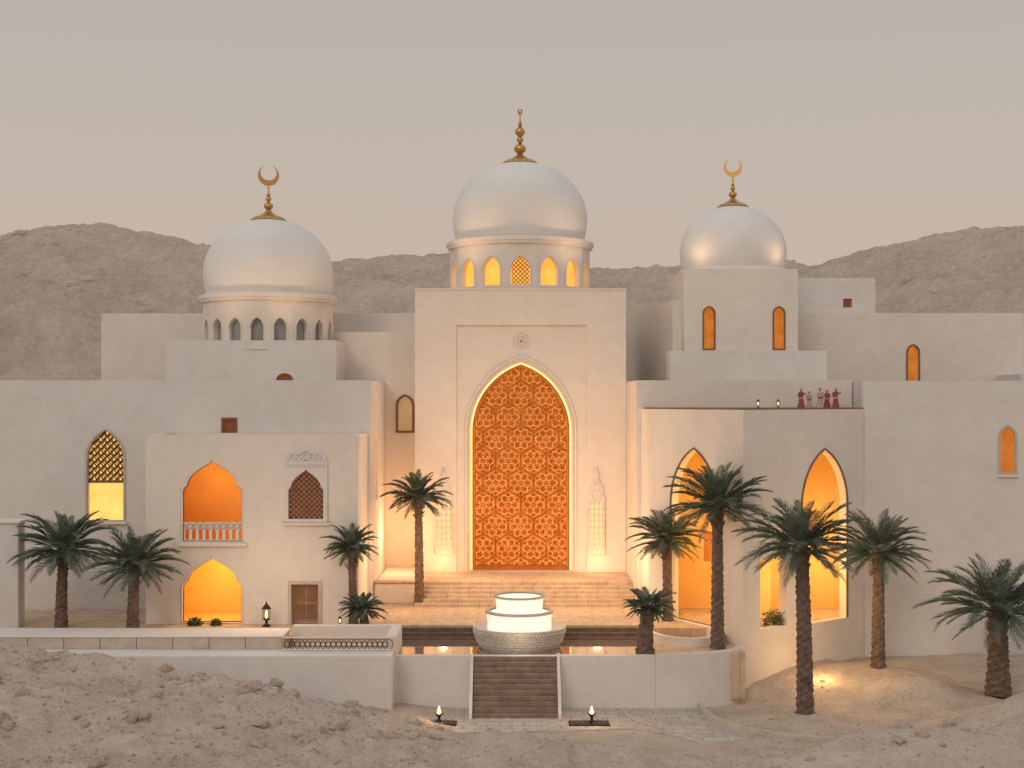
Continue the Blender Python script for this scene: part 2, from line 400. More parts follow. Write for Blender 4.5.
tubes('ornate_crest_carving', [circ(-8.83 + 0.27*k, 9.58, 0.12, 18) for k in range(-2, 3)] + [circ(-8.83, 9.62, 0.2, 20)] + [[(-9.7, 9.42), (-7.95, 9.42)]] + [circ(-9.6 + 0.22*k, 9.2, 0.07, 12) for k in range(8)], (0, 60), (1, 60), -0.09, 0.03, PL, MQ)
box('ornate_sill', -9.85, -7.8, 59.78, 59.9, 6.65, 6.74, PLC, MQ, 0.02)
pane('door_leaf', door, 60, 0.22, WOOD)
prism('door_frame', [rect(-9.6, -8.15, 2.42, 4.25), door], (0, 60), (1, 60), 0.1, -0.05, STONE, MQ)
for zz in (2.6, 3.35):
    for uu in (-9.33, -8.82):
        box('door_panel', uu, uu+0.42, 60.19, 60.215, zz, zz+0.62, FRAME, MQ, 0.01)

# --- blocks behind the left wing
shell('rear_block', -22.3, -4.9, 76, 84, 2, 16.7, [], PLC)
hw = arch(-11.05, 0.85, 12.3, 12.95, 13.3)
shell('left_dome_base', -16.8, -8.55, 68, 75, 11, 14.9, [hw], PL)
pane('half_window', hw, 68, 0.25, WDIM)
wn = arch(-5.5, 0.78, 10.4, 11.7, 12.2)
shell('left_link', -9.4, -4.87, 72.02, 75.95, 1, 15.5, [wn], PLC)
pane('link_window_light', wn, 72.02, 0.3, emis('lk', (0.5, 0.3, 0.12), (0.6, 0.35, 0.15), 0.6))
prism('link_window_frame', [scale_poly(wn, 0.09), scale_poly(wn, -0.03)], (0, 72.02), (1, 72.02), 0.14, -0.05, FRAME, MQ)

def drum(name, c, r, z0, z1, n, hw, hz0, hz1, inner, mat=PLC, rot=0.0):
    ap = r * math.cos(math.pi / n); w = 2 * r * math.sin(math.pi / n)
    for k in range(n):
        a = -math.pi/2 + rot + 2*math.pi*k/n
        mid = Vector((c[0] + ap*math.cos(a), c[1] + ap*math.sin(a), 0)); t = Vector((-math.sin(a), math.cos(a), 0))
        p0 = mid - t*w/2; p1 = mid + t*w/2
        h = arch(w/2, hw, hz0, hz1 - hw*0.75, hz1)
        prism(name + '_panel', [rect(0, w, z0, z1), h], p0, p1, 0.3, 0, mat, MQ)
        tubes(name + '_hood', [scale_poly(h, 0.05)[1:]], p0, p1, -0.01, 0.035, mat, MQ)
    lathe(name + '_core', [(r-0.36, z0), (r-0.36, z1)], c, 64, inner, MQ)
    lathe(name + '_top_ring', [(r-0.3, z1-0.02), (r+0.03, z1), (r+0.13, z1+0.05), (r+0.13, z1+0.14), (r+0.20, z1+0.19), (r+0.20, z1+0.36), (r+0.10, z1+0.42), (r-0.3, z1+0.46)], c, 96, mat, MQ)
    lathe(name + '_base_ring', [(r-0.1, z0+0.12), (r+0.08, z0+0.10), (r+0.08, z0)], c, 96, mat, MQ)
def dome(name, c, r, z0, zt, neck, mat=DOME):
    zc = z0 + (r * 0.34 if neck else 0)
    prof = []
    a0 = -math.asin(min(0.99, (zc - z0) / r)) if neck else 0
    for i in range(41):
        t = a0 + (math.pi/2 - a0) * i / 40
        rr = r * math.cos(t); z = zc + (math.sin(t)) * (r if t < 0 else (zt - zc))
        if t > 0: rr = r * math.cos(t) ** 0.97
        prof.append((max(rr, 0.001), z))
    lathe(name, prof, c, 96, mat, MQ)
def finial(c, z, h, crescent, facing=0.0):
    s = h
    seg = 16; vs = []; fs = []
    prof = [(0.31*s, -0.015*s), (0.25*s, 0.03*s), (0.15*s, 0.07*s), (0.08*s, 0.12*s), (0.035*s, 0.18*s)]
    for j, (r, zz) in enumerate(prof):
        for i in range(seg*2):
            a = math.pi * i / seg; k = 1 + (0.12 if i % 2 else -0.06) * (1 - j/4)
            vs.append((c[0] + r*k*math.cos(a), c[1] + r*k*math.sin(a), z + zz - (0.02*s if (i % 2 and j == 0) else 0)))
    for j in range(4):
        for i in range(seg*2):
            k = (i+1) % (seg*2); fs.append((j*seg*2+i, j*seg*2+k, (j+1)*seg*2+k, (j+1)*seg*2+i))
    mesh('finial_skirt', vs, fs, GOLD, MQ)
    def ball(cz, r, sq=1.0): return [(max(0.02, r*math.sin(t)), cz - r*sq*math.cos(t)) for t in [math.pi*i/12 for i in range(13)]]
    if crescent:
        pr = [(0.03, .16)] + ball(0.24, 0.085, 0.8) + [(0.03, 0.31)] + ball(0.37, 0.05) + [(0.025, 0.42), (0.04, 0.44), (0.02, 0.47), (0.018, 0.60)]
    else:
        pr = [(0.03, .14)] + ball(0.25, 0.11, 0.8) + [(0.04, 0.345)] + ball(0.42, 0.06) + [(0.03, 0.48)] + ball(0.56, 0.09, 0.95) + [(0.03, 0.65), (0.045, 0.67)] + ball(0.72, 0.035) + [(0.016, 0.76), (0.016, 0.87)]
    lathe('finial_stem', [(r*s, z + zz*s) for r, zz in pr], c, 24, GOLD, MQ)
    R = (0.19 if crescent else 0.055) * s; off = R * 0.27
    cz = z + (0.80 if crescent else 0.93) * s
    ang0 = math.radians(62)
    outer = [(R*math.sin(t), -R*math.cos(t)) for t in [-(math.pi-ang0*0.42) + 2*(math.pi-ang0*0.42)*i/40 for i in range(41)]]
    yi = outer[-1][1]; xi = outer[-1][0]
    t1 = math.atan2(xi, -(yi - off))
    rI = math.hypot(xi, yi - off)
    inner = []
    for i in range(41):
        t = t1 - 2*t1*i/40
        inner.append((rI*math.sin(t), off - rI*math.cos(t)))
    cs, sn = math.cos(facing), math.sin(facing)
    poly = [(a, b + cz) for a, b in outer + inner[1:-1]]
    prism('finial_crescent', [poly], (c[0], c[1]), (c[0] + cs, c[1] + sn), 0.09, -0.045, GOLD, MQ)

LC = (-12.4, 71.3)
drum('left_drum', LC, 3.28, 14.45, 16.85, 18, 0.62, 14.9, 16.0, NICHE)
dome('left_dome', LC, 3.27, 17.3, 21.2, True)
finial(LC, 21.2, 2.8, True, 0.25)
CC = (0.43, 75.2)
# --- portal
PX0, PX1 = -4.85, 5.7
pa = arch(0.45, 5.1, 3.4, 10.45, 13.9)
pa_w = arch(0.45, 5.5, 3.4, 10.45, 14.2)
def sh(poly): return [(a - PX0, b) for a, b in poly]
prism('portal_outer_face', [rect(0, PX1-PX0, 0, 17.5), [( -2.8-PX0, 3.4), (3.75-PX0, 3.4), (3.75-PX0, 15.75), (-2.8-PX0, 15.75)]], (PX0, 70), (PX1, 70), 0.16, 0, PLC, MQ)
prism('portal_inner_face', [rect(0.02, PX1-PX0-0.02, 0, 17.45), sh(pa)], (PX0, 70), (PX1, 70), 0.75, 0.162, PLC, MQ)
box('portal_body', PX0+0.01, PX1-0.01, 70.93, 79, 0, 17.42, PLC, MQ, 0.03)
prism('portal_coping', [rect(-0.04, PX1-PX0+0.04, 17.5, 17.58)], (PX0, 70), (PX1, 70), 0.5, -0.05, PLC, MQ)
prism('portal_backlight', [pa], (0, 70), (1, 70), 0.03, 0.80, PANEL, MQ)
tubes('portal_arch_moulding', [pa_w[1:] + [pa_w[0]]], (0, 70), (1, 70), 0.13, 0.07, PLC, MQ)
tubes('portal_arch_moulding_inner', [scale_poly(pa, 0.05)[1:] + [scale_poly(pa, 0.05)[0]]], (0, 70), (1, 70), 0.15, 0.045, PLC, MQ)
tubes('portal_light_strip', [scale_poly(pa, -0.06)[1:] + [scale_poly(pa, -0.06)[0]]], (0, 70), (1, 70), 0.36, 0.045, STRIP, MQ)
tubes('portal_inner_frame', [scale_poly(pa, -0.20)[1:] + [scale_poly(pa, -0.20)[0]]], (0, 70), (1, 70), 0.66, 0.10, LATT, MQ)
pin = scale_poly(pa, -0.25)
# carved screen: symmetric rosettes, two rings of rounded petals, with a raised scroll over each
def clip_half(poly, px, pz, nx_, nz_):
    out = []
    for i in range(len(poly)):
        a = poly[i]; b2 = poly[(i+1) % len(poly)]
        da = (a[0]-px)*nx_ + (a[1]-pz)*nz_; db = (b2[0]-px)*nx_ + (b2[1]-pz)*nz_
        if da <= 0: out.append(a)
        if (da < 0 < db) or (db < 0 < da):
            t = da/(da-db); out.append((a[0]+(b2[0]-a[0])*t, a[1]+(b2[1]-a[1])*t))
    return out
rnd = random.Random(5); sites = []; scrolls = []
S = 1.275; j = 0; z = 3.4
while z < 14.8:
    for i in range(-4, 5):
        u = 0.45 + i*S + (S/2 if j % 2 else 0)
        sites.append((u, z, 0))
        for k in range(6):
            a = math.pi*k/3
            sites.append((u + 0.275*math.cos(a+math.pi/6), z + 0.275*math.sin(a+math.pi/6), 1))
            sites.append((u + 0.505*math.cos(a), z + 0.505*math.sin(a), 2))
        # six-lobed scroll line
        scrolls.append([(u + (0.47 + 0.085*math.cos(6*t))*math.cos(t), z + (0.47 + 0.085*math.cos(6*t))*math.sin(t)) for t in [2*math.pi*q/72 for q in range(73)]])
        scrolls.append([(u + (0.17 + 0.05*math.cos(6*t+math.pi))*math.cos(t), z + (0.17 + 0.05*math.cos(6*t+math.pi))*math.sin(t)) for t in [2*math.pi*q/36 for q in range(37)]])
    z += S*0.866; j += 1
V = []; F = []
for (sx, sz, kind) in sites:
    if not (-2.6 < sx < 3.5 and 3.0 < sz < 14.2): continue
    poly = [(sx-.45, sz-.45), (sx+.45, sz-.45), (sx+.45, sz+.45), (sx-.45, sz+.45)]
    gap = 0.022
    for (qx, qz, _) in sites:
        dx, dz = qx-sx, qz-sz
        if abs(dx) > .9 or abs(dz) > .9: continue
        dd = math.hypot(dx, dz)
        if 0.04 < dd < 0.9: poly = clip_half(poly, sx+dx/2-dx/dd*gap, sz+dz/2-dz/dd*gap, dx/dd, dz/dd)
        if not poly: break
    n_ = len(pin)
    for i in range(n_):
        if not poly: break
        a = pin[i]; b2 = pin[(i+1) % n_]; ex, ez = b2[0]-a[0], b2[1]-a[1]; L_ = math.hypot(ex, ez)
        if L_ > 1e-4: poly = clip_half(poly, a[0], a[1], ez/L_, -ex/L_)
    if not poly or len(poly) < 3: continue
    for it_ in range(2):
        q = []
        for i in range(len(poly)):
            a = poly[i]; b2 = poly[(i+1) % len(poly)]
            q += [(a[0]*.76+b2[0]*.24, a[1]*.76+b2[1]*.24), (a[0]*.24+b2[0]*.76, a[1]*.24+b2[1]*.76)]
        poly = q
    cx = sum(p[0] for p in poly)/len(poly); cz = sum(p[1] for p in poly)/len(poly); n_ = len(poly); b0 = len(V)
    dep = (0.03 if kind == 2 else 0)
    for sc_, yy in ((1.0, 70.74), (1.0, 70.64), (0.80, 70.60), (0.58, 70.67), (0.30, 70.66 if kind else 70.58)):
        for p in poly: V.append((cx + (p[0]-cx)*sc_, yy + dep, cz + (p[1]-cz)*sc_))
    for r_ in range(4):
        for i in range(n_):
            k = (i+1) % n_; F.append((b0+r_*n_+i, b0+r_*n_+k, b0+(r_+1)*n_+k, b0+(r_+1)*n_+i))
    F.append(tuple(b0+4*n_+i for i in range(n_)))
mesh('portal_carved_screen', V, F, PLATE, MQ)
tubes('portal_carved_scrolls', clip_lines(scrolls, pin), (0, 70), (1, 70), 0.585, 0.028, SCROLL, MQ)
tubes('medallion', [circ(0.45, 14.95, 0.42, 32), circ(0.45, 14.95, 0.30, 32)] + [circ(0.45 + 0.15*math.cos(a), 14.95 + 0.15*math.sin(a), 0.12, 14) for a in [math.pi*k/3 for k in range(6)]], (0, 70), (1, 70), 0.14, 0.035, PLC, MQ)
for uc in (-3.4, 4.22):
    hh = []
    for k in range(3): hh.append(arch(uc - 0.22 + 0.22*k, 0.13, 4.5, 6.75, 6.95, 4))
    outl = [(uc-0.42, 4.3), (uc+0.42, 4.3), (uc+0.42, 7.15), (uc+0.30, 7.3), (uc+0.34, 7.6), (uc+0.16, 7.9), (uc+0.10, 8.25), (uc, 8.65), (uc-0.10, 8.25), (uc-0.16, 7.9), (uc-0.34, 7.6), (uc-0.30, 7.3), (uc-0.42, 7.15)]
    prism('relief_tablet', [outl] + hh, (0, 70), (1, 70), 0.10, -0.12, PL, MQ)
    prism('relief_slot_light', [rect(uc-0.33, uc+0.33, 4.45, 7.0)], (0, 70), (1, 70), 0.015, -0.018, SLOT, MQ)
    tubes('relief_carving', [circ(uc, 7.25, 0.24, 20), circ(uc, 7.62, 0.17, 18), circ(uc, 7.95, 0.10, 14)] + [circ(uc-0.33+0.22*q, 4.75 + 0.30*m_, 0.06, 10) for q in range(4) for m_ in range(8)], (0, 70), (1, 70), -0.13, 0.028, PL, MQ)
drum('centre_drum', CC, 3.75, 17.38, 20.0, 15, 0.98, 17.9, 19.35, WGLOW)
lathe('centre_drum_band', [(3.7, 17.36), (3.95, 17.36), (3.95, 17.6), (3.8, 17.66)], CC, 96, PLC, MQ)
tube3('centre_window_screen', [[(CC[0]-0.45 + (0.9*s_ if d_ > 0 else 0.9 - 0.9*s_) , CC[1]-3.60, 17.9 + 0.9*s_ + 0.22*k) for s_ in (0, 1)] for k in range(-4, 6) for d_ in (1, -1)], 0.02, LATD, MQ)
dome('centre_dome', CC, 3.6, 20.42, 24.75, True)
finial(CC, 24.75, 2.95, False, 0.9)
# --- right tower
t1 = arch(9.85, 0.55, 14.55, 16.3, 16.65); t2 = arch(13.35, 0.55, 14.55, 16.3, 16.65)
shell('right_tower', 8.6, 14.3, 70, 75.7, 12, 18.55, [t1, t2], PLC)
for tt in (t1, t2):
    pane('slit_window_light', tt, 70, 0.28, WORANGE)
    prism('slit_window_frame', [scale_poly(tt, 0.05), scale_poly(tt, -0.03)], (0, 70), (1, 70), 0.1, -0.03, FRAME, MQ)
RC = (11.5, 72.9)
lathe('right_dome_ring', [(2.6, 18.15), (2.85, 18.2), (2.85, 18.62), (2.72, 18.75), (2.5, 18.75)], RC, 96, PLC, MQ)
dome('right_dome', RC, 2.75, 18.7, 22.1, True)
finial(RC, 22.1, 2.5, True, -0.25)
shell('right_tower_base', 7.7, 15.3, 68, 69.98, 11, 14.4, [], PL)
prism('slanted_wall', [rect(0, 11.1, 2, 17.08)], (6.55, 82), (8.15, 71), 0.5, 0, PLC, MQ)
sq = rect(18.45, 18.95, 17.15, 17.65)
shell('right_rear_block', 15.4, 20.25, 78, 84, 4, 18.8, [sq], PL)
pane('rear_square_window', sq, 78, 0.2, WDIM)
rw = arch(21.2, 0.62, 12.9, 14.5, 14.9)
shell('right_upper_wing', 14.35, 27.05, 74, 77.98, 4, 16.6, [rw], PLC)
pane('upper_wing_window', rw, 74, 0.25, WORANGE)
prism('upper_wing_window_frame', [scale_poly(rw, 0.06), scale_poly(rw, -0.03)], (0, 74), (1, 74), 0.1, -0.03, FRAME, MQ)
shell('far_right_block', 25.6, 34, 70, 73.9, 0, 13.3, [], PL)
rs = arch(67.3, 0.9, 7.0, 9.0, 9.7)
dw = rect(8.75, 9.4, 4.6, 6.0)
shell('right_wing', 5.72, 15.55, 64, 69.99, 0, 12.9, [dw], PLC, lhol=[rs])
pane('wing_inner_window', dw, 64, 0.2, WORANGE)
prism('wing_side_window', [[(70 - a, b) for a, b in rs]], (5.72, 70), (5.72, 69), 0.04, 0.3, WGLOW, MQ)
bw = arch(21.95, 0.72, 8.75, 10.3, 10.85)
shell('right_hall', 15.6, 40, 62, 69.9, -0.5, 12.85, [bw], PL)
pane('hall_window', bw, 62, 0.25, WORANGE)
prism('hall_window_frame', [scale_poly(bw, 0.07), scale_poly(bw, -0.03)], (0, 62), (1, 62), 0.12, -0.04, STONE, MQ)
box('hall_window_sill', 21.5, 22.4, 61.85, 61.99, 8.58, 8.68, PLC, MQ, 0.02)

# --- corner pavilion
def slab(name, poly, z0, z1, mat, parent):
    n = len(poly); vs = [(x, y, z0) for x, y in poly] + [(x, y, z1) for x, y in poly]
    fs = [tuple(range(n))[::-1], tuple(range(n, 2*n))] + [(i, (i+1) % n, n + (i+1) % n, n + i) for i in range(n)]
    return mesh(name, vs, fs, mat, parent)
PV = empty('arcade_pavilion')
A = (6.1, 62.3); B = (9.35, 56.6); C = (15.58, 61.98)
LA = math.dist(A, B); LB = math.dist(B, C)
la = arch(LA*0.50, 3.3, 2.5, 7.5, 9.95); ra = arch(LB*0.655, 3.2, 2.5, 7.5, 9.9)
ro = rect(LB*0.13, LB*0.34, 2.6, 5.5)
K = 0.6
uAB = (Vector(B) - Vector(A)).normalized(); uBC = (Vector(C) - Vector(B)).normalized()
prism('pavilion_left_wall', [rect(0, LA-K, 0, 11.6), la], A, B, 0.4, 0, PLC, PV)
prism('pavilion_right_wall', [rect(K, LB, 0, 11.6), ra, ro], B, C, 0.4, 0, PLC, PV)
bA = Vector(B) - uAB*K; bC = Vector(B) + uBC*K
inA = bA + Vector((-uAB.y, uAB.x))*0.4; inC = bC + Vector((-uBC.y, uBC.x))*0.4
slab('pavilion_corner', [tuple(bA), B, tuple(bC), tuple(inC), tuple((inA+inC)/2 + Vector((0, .15))), tuple(inA)], 0, 11.6, PLC, PV)
for nm, h, p, q in (('left', la, A, B), ('right', ra, B, C)):
    tubes(nm + '_arch_trim', [h[1:] + [h[0]]], p, q, -0.01, 0.05, LATD, PV)
prism('pavilion_return_wall', [rect(0, 1.68, 0, 11.6)], (5.9, 63.98), A, 0.3, 0, PLC, PV)
fl = [(6.4, 62.3), (9.35, 57.15), (15.1, 62.0), (15.3, 63.97), (6.1, 63.97)]
slab('pavilion_floor', fl, 1.9, 2.5, COURT, PV)
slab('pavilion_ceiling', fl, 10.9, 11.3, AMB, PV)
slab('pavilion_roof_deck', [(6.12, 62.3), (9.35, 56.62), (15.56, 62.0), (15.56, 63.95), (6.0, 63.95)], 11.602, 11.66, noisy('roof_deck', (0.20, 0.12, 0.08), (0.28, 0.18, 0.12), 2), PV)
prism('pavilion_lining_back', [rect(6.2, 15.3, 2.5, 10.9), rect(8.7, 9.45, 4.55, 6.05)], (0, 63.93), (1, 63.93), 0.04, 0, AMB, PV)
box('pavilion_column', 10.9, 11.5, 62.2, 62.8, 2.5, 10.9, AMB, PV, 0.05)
light('pavilion_lamp_a', 9.0, 60.5, 6.5, 265, (1, 0.59, 0.16), 0.3, PV)
light('pavilion_lamp_b', 13.2, 61.9, 5.5, 240, (1, 0.61, 0.18), 0.3, PV)
light('pavilion_lamp_c', 11.2, 60.3, 4.0, 120, (1, 0.61, 0.18), 0.3, PV)

# ------------------------------------------------------------------ courtyard, steps, pool
CT = empty('courtyard_terrace')
box('court_floor', -6.55, 5.9, 59.4, 70, 0.2, 2.46, COURT, CT, 0.02)
box('court_floor_east', 5.902, 9.2, 58.7, 63.9, 0.2, 2.44, COURT, CT, 0)
box('court_floor_west', -30, -6.55, 57.0, 63.9, 0.2, 2.40, COURT, CT, 0)
ST = empty('portal_steps')
for k in range(6):
    box('tread', -4.5, 5.70, 66.2 - 0.34*k, 69.98 if k == 0 else 66.2 - 0.34*(k-1) + 0.02, 2.4, 3.4 - 0.157*k, COURT, ST, 0.02)
box('platform_wing', -6.48, -4.52, 65.6, 71.9, 2.4, 3.42, PLC, ST, 0.12)
box('platform_wing_cap', -6.46, -4.4, 65.5, 66.1, 3.425, 3.5, COURT, ST, 0.03)
PS = empty('pool_steps')
for k in range(3):
    box('tread', -5.0, 5.6, 59.38 - 0.3*(k+1), 59.38 - 0.3*k, 1.5, 2.44 - 0.15*(k+0.4), DARK, PS, 0.015)
PO = empty('reflecting_pool')
box('pool_floor', -5.2, 5.7, 54.6, 58.6, 0.3, 1.3, DARK, PO, 0)
mesh('pool_water', [(-5.0, 54.82, 1.99), (5.6, 54.82, 1.99), (5.6, 58.48, 1.99), (-5.0, 58.48, 1.99)], [(0, 1, 2, 3)], WATER, PO)
box('pool_east_edge', 5.6, 9.2, 55.2, 58.68, 0.2, 2.02, COURT, PO, 0.02)
RW = empty('retaining_wall')
for x0, x1 in ((-4.55, -1.62), (1.86, 5.6)):
    box('front_section', x0, x1, 54.5, 54.82, -0.5, 2.05, PL, RW, 0.03)
box('landing_section', -1.62, 1.86, 54.52, 54.82, -0.5, 2.03, PL, RW, 0)
sweep('curved_section', bez([(5.6, 54.66), (6.8, 54.68), (7.9, 54.95), (8.8, 55.6), (9.25, 56.5)], 8), 0.32, -0.5, 2.12, PL, RW)
PLN = empty('curved_planter')
sweep('planter_rim', bez([(5.75, 58.3), (6.3, 57.0), (7.3, 56.5), (8.2, 56.9), (8.8, 57.8)], 8), 0.18, 1.9, 2.4, PLC, PLN)
OS = empty('stone_staircase')
nst = 11
for k in range(nst):
    box('step', -1.5, 1.74, 52.75 + k*0.16, 54.5, 0.0 if k == 0 else 2.03*k/nst - 0.01, 2.03*(k+1)/nst, STEP, OS, 0.03)
for xx in (-1.62, 1.74):
    vs = [(xx, 52.55, -0.2), (xx+0.12, 52.55, -0.2), (xx+0.12, 54.48, -0.2), (xx, 54.48, -0.2), (xx, 52.55, 0.22), (xx+0.12, 52.55, 0.22), (xx+0.12, 54.48, 2.14), (xx, 54.48, 2.14)]
    mesh('cheek', vs, [(0,3,2,1),(4,5,6,7),(0,1,5,4),(1,2,6,5),(2,3,7,6),(3,0,4,7)], PL, OS)
TW = empty('terrace_wall')
box('lower_wall', -40, -4.56, 53.0, 54.4, -0.5, 2.32, PL, TW, 0.04)
for k in range(22):
    box('beige_wall', -40 + k*1.4116, -40 + (k+1)*1.4116 - 0.02, 54.42, 56.3, 0, 2.76, STONE, TW, 0.02)
box('beige_coping', -40, -8.9, 54.38, 56.34, 2.765, 2.83, PLC, TW, 0.02)
box('pit_back', -8.9, -4.5, 56.95, 57.3, 0, 2.83, PLC, TW, 0.03)
box('pit_side', -4.9, -4.5, 54.42, 56.93, 0, 2.83, PLC, TW, 0.03)
box('pit_floor', -8.9, -4.92, 54.42, 56.93, 0, 2.0, COURT, TW, 0)
GR = empty('ornamental_railing')
gl = clip_lines([circ(-8.8 + 0.2*i, 2.56, 0.2, 24) for i in range(21)] + [circ(-8.7 + 0.2*i, 2.56, 0.09, 14) for i in range(20)], rect(-8.85, -4.6, 2.34, 2.80))
tubes('grille', gl, (0, 54.1), (1, 54.1), 0, 0.018, LATD, GR)
tubes('rails', [[(-8.85, 2.36), (-4.62, 2.36)], [(-8.85, 2.82), (-4.62, 2.82)]], (0, 54.1), (1, 54.1), 0, 0.035, PLC, GR)
EP = empty('boundary_wall')
box('pier', -22, -20.8, 59.0, 59.8, 0.5, 6.8, PL, EP, 0.04)
box('cap', -22.1, -20.7, 58.9, 59.9, 6.8, 6.92, PLC, EP, 0.02)

# fountain
FN = empty('fountain'); FC = (0.3, 56.9)
BST = noisy('basin_stone', (0.50, 0.44, 0.38), (0.68, 0.62, 0.55), 5, 0.8, 0.5, 9, bdist=0.03)
lathe('stone_basin', [(1.5, 1.5), (1.55, 2.0), (1.75, 2.3), (1.86, 2.72), (1.9, 2.82), (1.78, 2.84), (1.6, 2.7), (0.3, 2.7)], FC, 64, BST, FN)
rr = []
for j2, (r, z) in enumerate([(1.62, 2.12), (1.70, 2.24), (1.74, 2.35), (1.78, 2.46), (1.82, 2.57), (1.85, 2.67)]):
    for i in range(76):
        a = 2*math.pi*(i + 0.5*(j2 % 2))/76; rr.append((FC[0] + r*math.cos(a), FC[1] + r*math.sin(a), z, 0.062))
bm = bmesh.new()
for x, y, z, s in rr:
    q = bmesh.ops.create_icosphere(bm, subdivisions=1, radius=s)
    bmesh.ops.translate(bm, verts=q['verts'], vec=(x, y, z))
me = bpy.data.meshes.new('basin_scales'); bm.to_mesh(me); obj('basin_scales', me, BST, FN, True)
def ribbed(name, prof, c, seg, depth, mat, parent):
    vs = []; fs = []
    for (r, z) in prof:
        for i in range(seg):
            a = 2*math.pi*i/seg; r2 = r*(1 - depth*(0.5+0.5*math.cos(a*36)))
            vs.append((c[0]+r2*math.cos(a), c[1]+r2*math.sin(a), z))
    for j in range(len(prof)-1):
        for i in range(seg):
            k = (i+1) % seg; fs.append((j*seg+i, j*seg+k, (j+1)*seg+k, (j+1)*seg+i))
    return mesh(name, vs, fs, mat, parent, False)
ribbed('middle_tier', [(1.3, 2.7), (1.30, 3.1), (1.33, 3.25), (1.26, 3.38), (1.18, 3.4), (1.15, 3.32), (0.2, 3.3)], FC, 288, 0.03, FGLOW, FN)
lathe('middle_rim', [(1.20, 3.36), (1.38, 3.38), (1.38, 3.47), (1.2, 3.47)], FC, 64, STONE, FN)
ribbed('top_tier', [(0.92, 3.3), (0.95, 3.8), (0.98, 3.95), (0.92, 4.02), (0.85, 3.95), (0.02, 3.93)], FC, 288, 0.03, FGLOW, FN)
lathe('top_rim', [(0.9, 3.99), (1.04, 4.0), (1.04, 4.07), (0.9, 4.07)], FC, 64, STONE, FN)
light('fountain_lamp', FC[0], FC[1] - 2.6, 2.7, 14, (1, 0.85, 0.6), 0.3, FN)

# ------------------------------------------------------------------ lamps and lanterns
def lantern(x, y, z, h, w):
    e = empty('lantern'); s = h
    lathe('base', [(0.02, z), (0.16*s, z), (0.16*s, z+0.05*s), (0.06*s, z+0.09*s), (0.05*s, z+0.22*s), (0.15*s, z+0.27*s), (0.15*s, z+0.30*s), (0.02, z+0.3*s)], (x, y), 8, IRON, e, False)
    posts = []
    for k in range(6):
        a = math.pi*k/3; posts.append([(x + 0.14*s*math.cos(a), y + 0.14*s*math.sin(a), z+0.29*s), (x + 0.16*s*math.cos(a), y + 0.16*s*math.sin(a), z+0.7*s)])
    tube3('bars', posts, 0.012*s, IRON, e, 1)
    lathe('roof', [(0.2*s, z+0.7*s), (0.18*s, z+0.74*s), (0.08*s, z+0.86*s), (0.03*s, z+0.92*s), (0.035*s, z+0.95*s), (0.01, z+1.0*s)], (x, y), 8, IRON, e, False)
    lathe('flame', [(0.01, z+0.32*s), (0.06*s, z+0.40*s), (0.05*s, z+0.52*s), (0.005, z+0.66*s)], (x, y), 10, FLAME, e)
    light('lantern_light', x, y - 0.0, z + 0.5*s, w, (1, 0.72, 0.40), 0.05*s, e)
lantern(-10.4, 59.3, 2.42, 1.05, 100)
lantern(-7.3, 59.4, 2.42, 0.45, 35)
lantern(10.25, 58.3, 11.66, 0.4, 4)
lantern(11.2, 58.9, 11.66, 0.4, 4)
for x in (-2.8, 2.85):
    e = empty('fire_bowl')
    box('plinth', x-0.75, x+0.75, 51.45, 52.15, 0.0, 0.07, IRON, e, 0.02)
    for k in range(7): box('grate_bar', x-0.68+0.2*k, x-0.62+0.2*k, 51.5, 52.1, 0.072, 0.11, DARK, e, 0)
    lathe('bowl', [(0.02, 0.11), (0.12, 0.11), (0.05, 0.2), (0.05, 0.28), (0.17, 0.40), (0.15, 0.41), (0.02, 0.33)], (x+0.1, 51.8), 16, IRON, e)
    lathe('flame', [(0.01, 0.36), (0.08, 0.42), (0.06, 0.52), (0.005, 0.68)], (x+0.1, 51.8), 10, FLAME, e)
    light('fire_light', x+0.1, 51.7, 0.62, 18, (1, 0.55, 0.2), 0.08, e)
